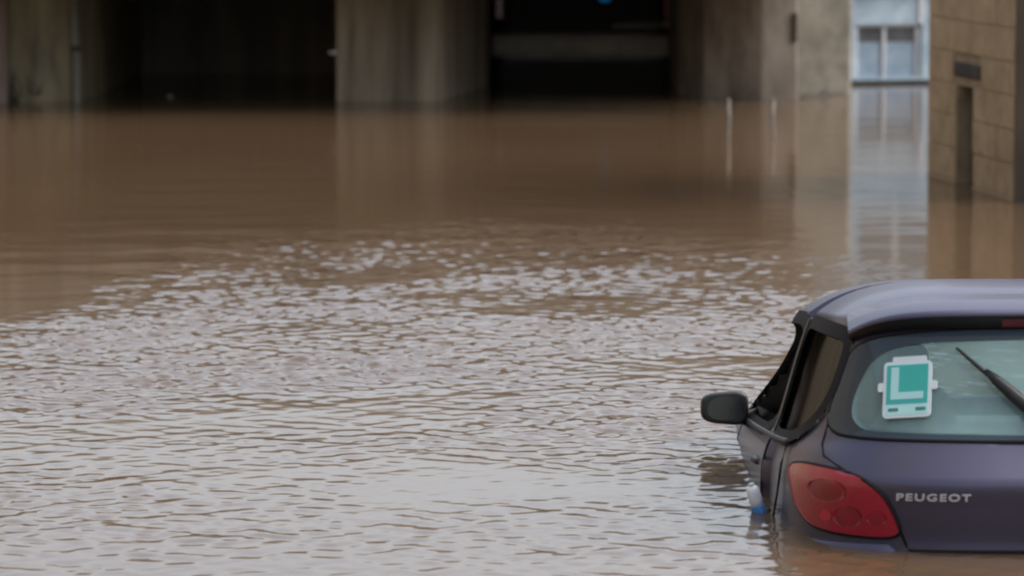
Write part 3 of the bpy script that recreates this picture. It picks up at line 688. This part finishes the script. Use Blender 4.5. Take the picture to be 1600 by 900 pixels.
cpart(MB().tube([(-.36+.18*math.cos(a), 2.62+.05*math.sin(a), .93+.17*math.sin(a)) for a in np.linspace(0, 2*math.pi, 24, endpoint=False)], .014, 8, closed=True), 'steering_wheel', M['black'], smooth=True)
# wheels
for sx in (-.75, .75):
    for yy in (.78, 3.38):
        wh = cpart(MB().tube([(sx-.095, yy, .31), (sx-.08, yy, .31), (sx+.08, yy, .31), (sx+.095, yy, .31)], [.28, .31, .31, .28], 28), 'wheel', M['tyre'], smooth=True)
        cpart(MB().tube([(sx-.101, yy, .31), (sx+.101, yy, .31)], .2, 24), 'rim', M['pipe'], wh)

# ---- learner plate on the rear window
gc = on_s(REAR, -.462, 1.160, .012); gn = nrm(rear_pt, -.462, 1.160, (0, -1, .1))
rx_ = Vector((1, 0, 0)); rx_ = (rx_ - gn*rx_.dot(gn)).normalized(); up_ = gn.cross(rx_)
if up_.z < 0: up_ = -up_
LM = Matrix((( *rx_, 0), (*(-gn), 0), (*up_, 0), (0, 0, 0, 1))).transposed(); LM.translation = gc
lp = empty('learner_plate', CAR @ LM @ Matrix.Rotation(R(-4.0), 4, 'Y').inverted() @ Matrix.Scale(.95, 4)); tag(lp, 'mint green and white learner plate with letter L on the rear window', 'plate')
def rr(w_, h_, r_, cx=0, cz=0, n=6):
    p = []
    for (sx, sz, a0) in ((1, 1, 0), (-1, 1, 90), (-1, -1, 180), (1, -1, 270)):
        for i in range(n+1):
            a = R(a0+90*i/n); p.append((cx+sx*(w_/2-r_)+r_*math.cos(a), cz+sz*(h_/2-r_)+r_*math.sin(a)))
    return p
def plate(poly, y0, y1, name, m, parent=None):
    mb = MB(); n = len(poly); mb.v = [(x, y0, z) for x, z in poly] + [(x, y1, z) for x, z in poly]
    mb.f = [tuple(range(n)), tuple(range(n, 2*n))[::-1]] + [(i, n+i, n+(i+1) % n, (i+1) % n) for i in range(n)]
    return mb.build(name, m, parent or lp)
plate(rr(.170, .202, .016), -.004, .004, 'holder', M['plastic_w'])
plate(rr(.150, .182, .006), -.0052, -.0042, 'backing', M['mint'])
plate(rr(.146, .140, .004, 0, .018), -.0064, -.0054, 'green_field', M['green'])
plate([(-.058, .080), (-.030, .080), (-.030, -.010), (.058, -.010), (.058, -.036), (-.058, -.036)], -.0076, -.0066, 'letter', M['lwhite'])
for x in (-.047, .05): plate(rr(.036, .012, .003, x, -.072), -.0064, -.0054, 'small_print', M['dgreen'])
for x in (-.094, .094): plate(rr(.022, .032, .008, x, .012), -.003, .003, 'tab', M['plastic_w'])
plate(rr(.12, .022, .006, .005, .108), -.003, .003, 'tab', M['plastic_w'])

# ---- plastic bottle floating against the car's flank
bp = on_z(1191, 801)
BMx = Matrix.Translation((bp.x-.01, bp.y, .0)) @ Matrix.Rotation(R(-16), 4, 'Y') @ Matrix.Rotation(R(8), 4, 'X')
bt = empty('plastic_bottle', BMx); tag(bt, 'white and blue plastic bottle bobbing against the flank of the sunken car', 'bottle')
MB().lathe([(.001, .028), (.018, .028), (.0225, .034), (.023, .05), (.0225, .075), (.02, .090), (.013, .098), (.001, .10)], 18).build('bottle_body', M['bottle_w'], bt, smooth=True)
MB().lathe([(.001, -.03), (.019, -.028), (.0235, -.02), (.0245, .0), (.0245, .026), (.022, .031), (.001, .032)], 18).build('blue_sleeve', M['plastic_b'], bt, smooth=True)
MB().lathe([(.001, .099), (.010, .099), (.010, .108), (.001, .109)], 14).build('cap', M['plastic_w'], bt, smooth=True)
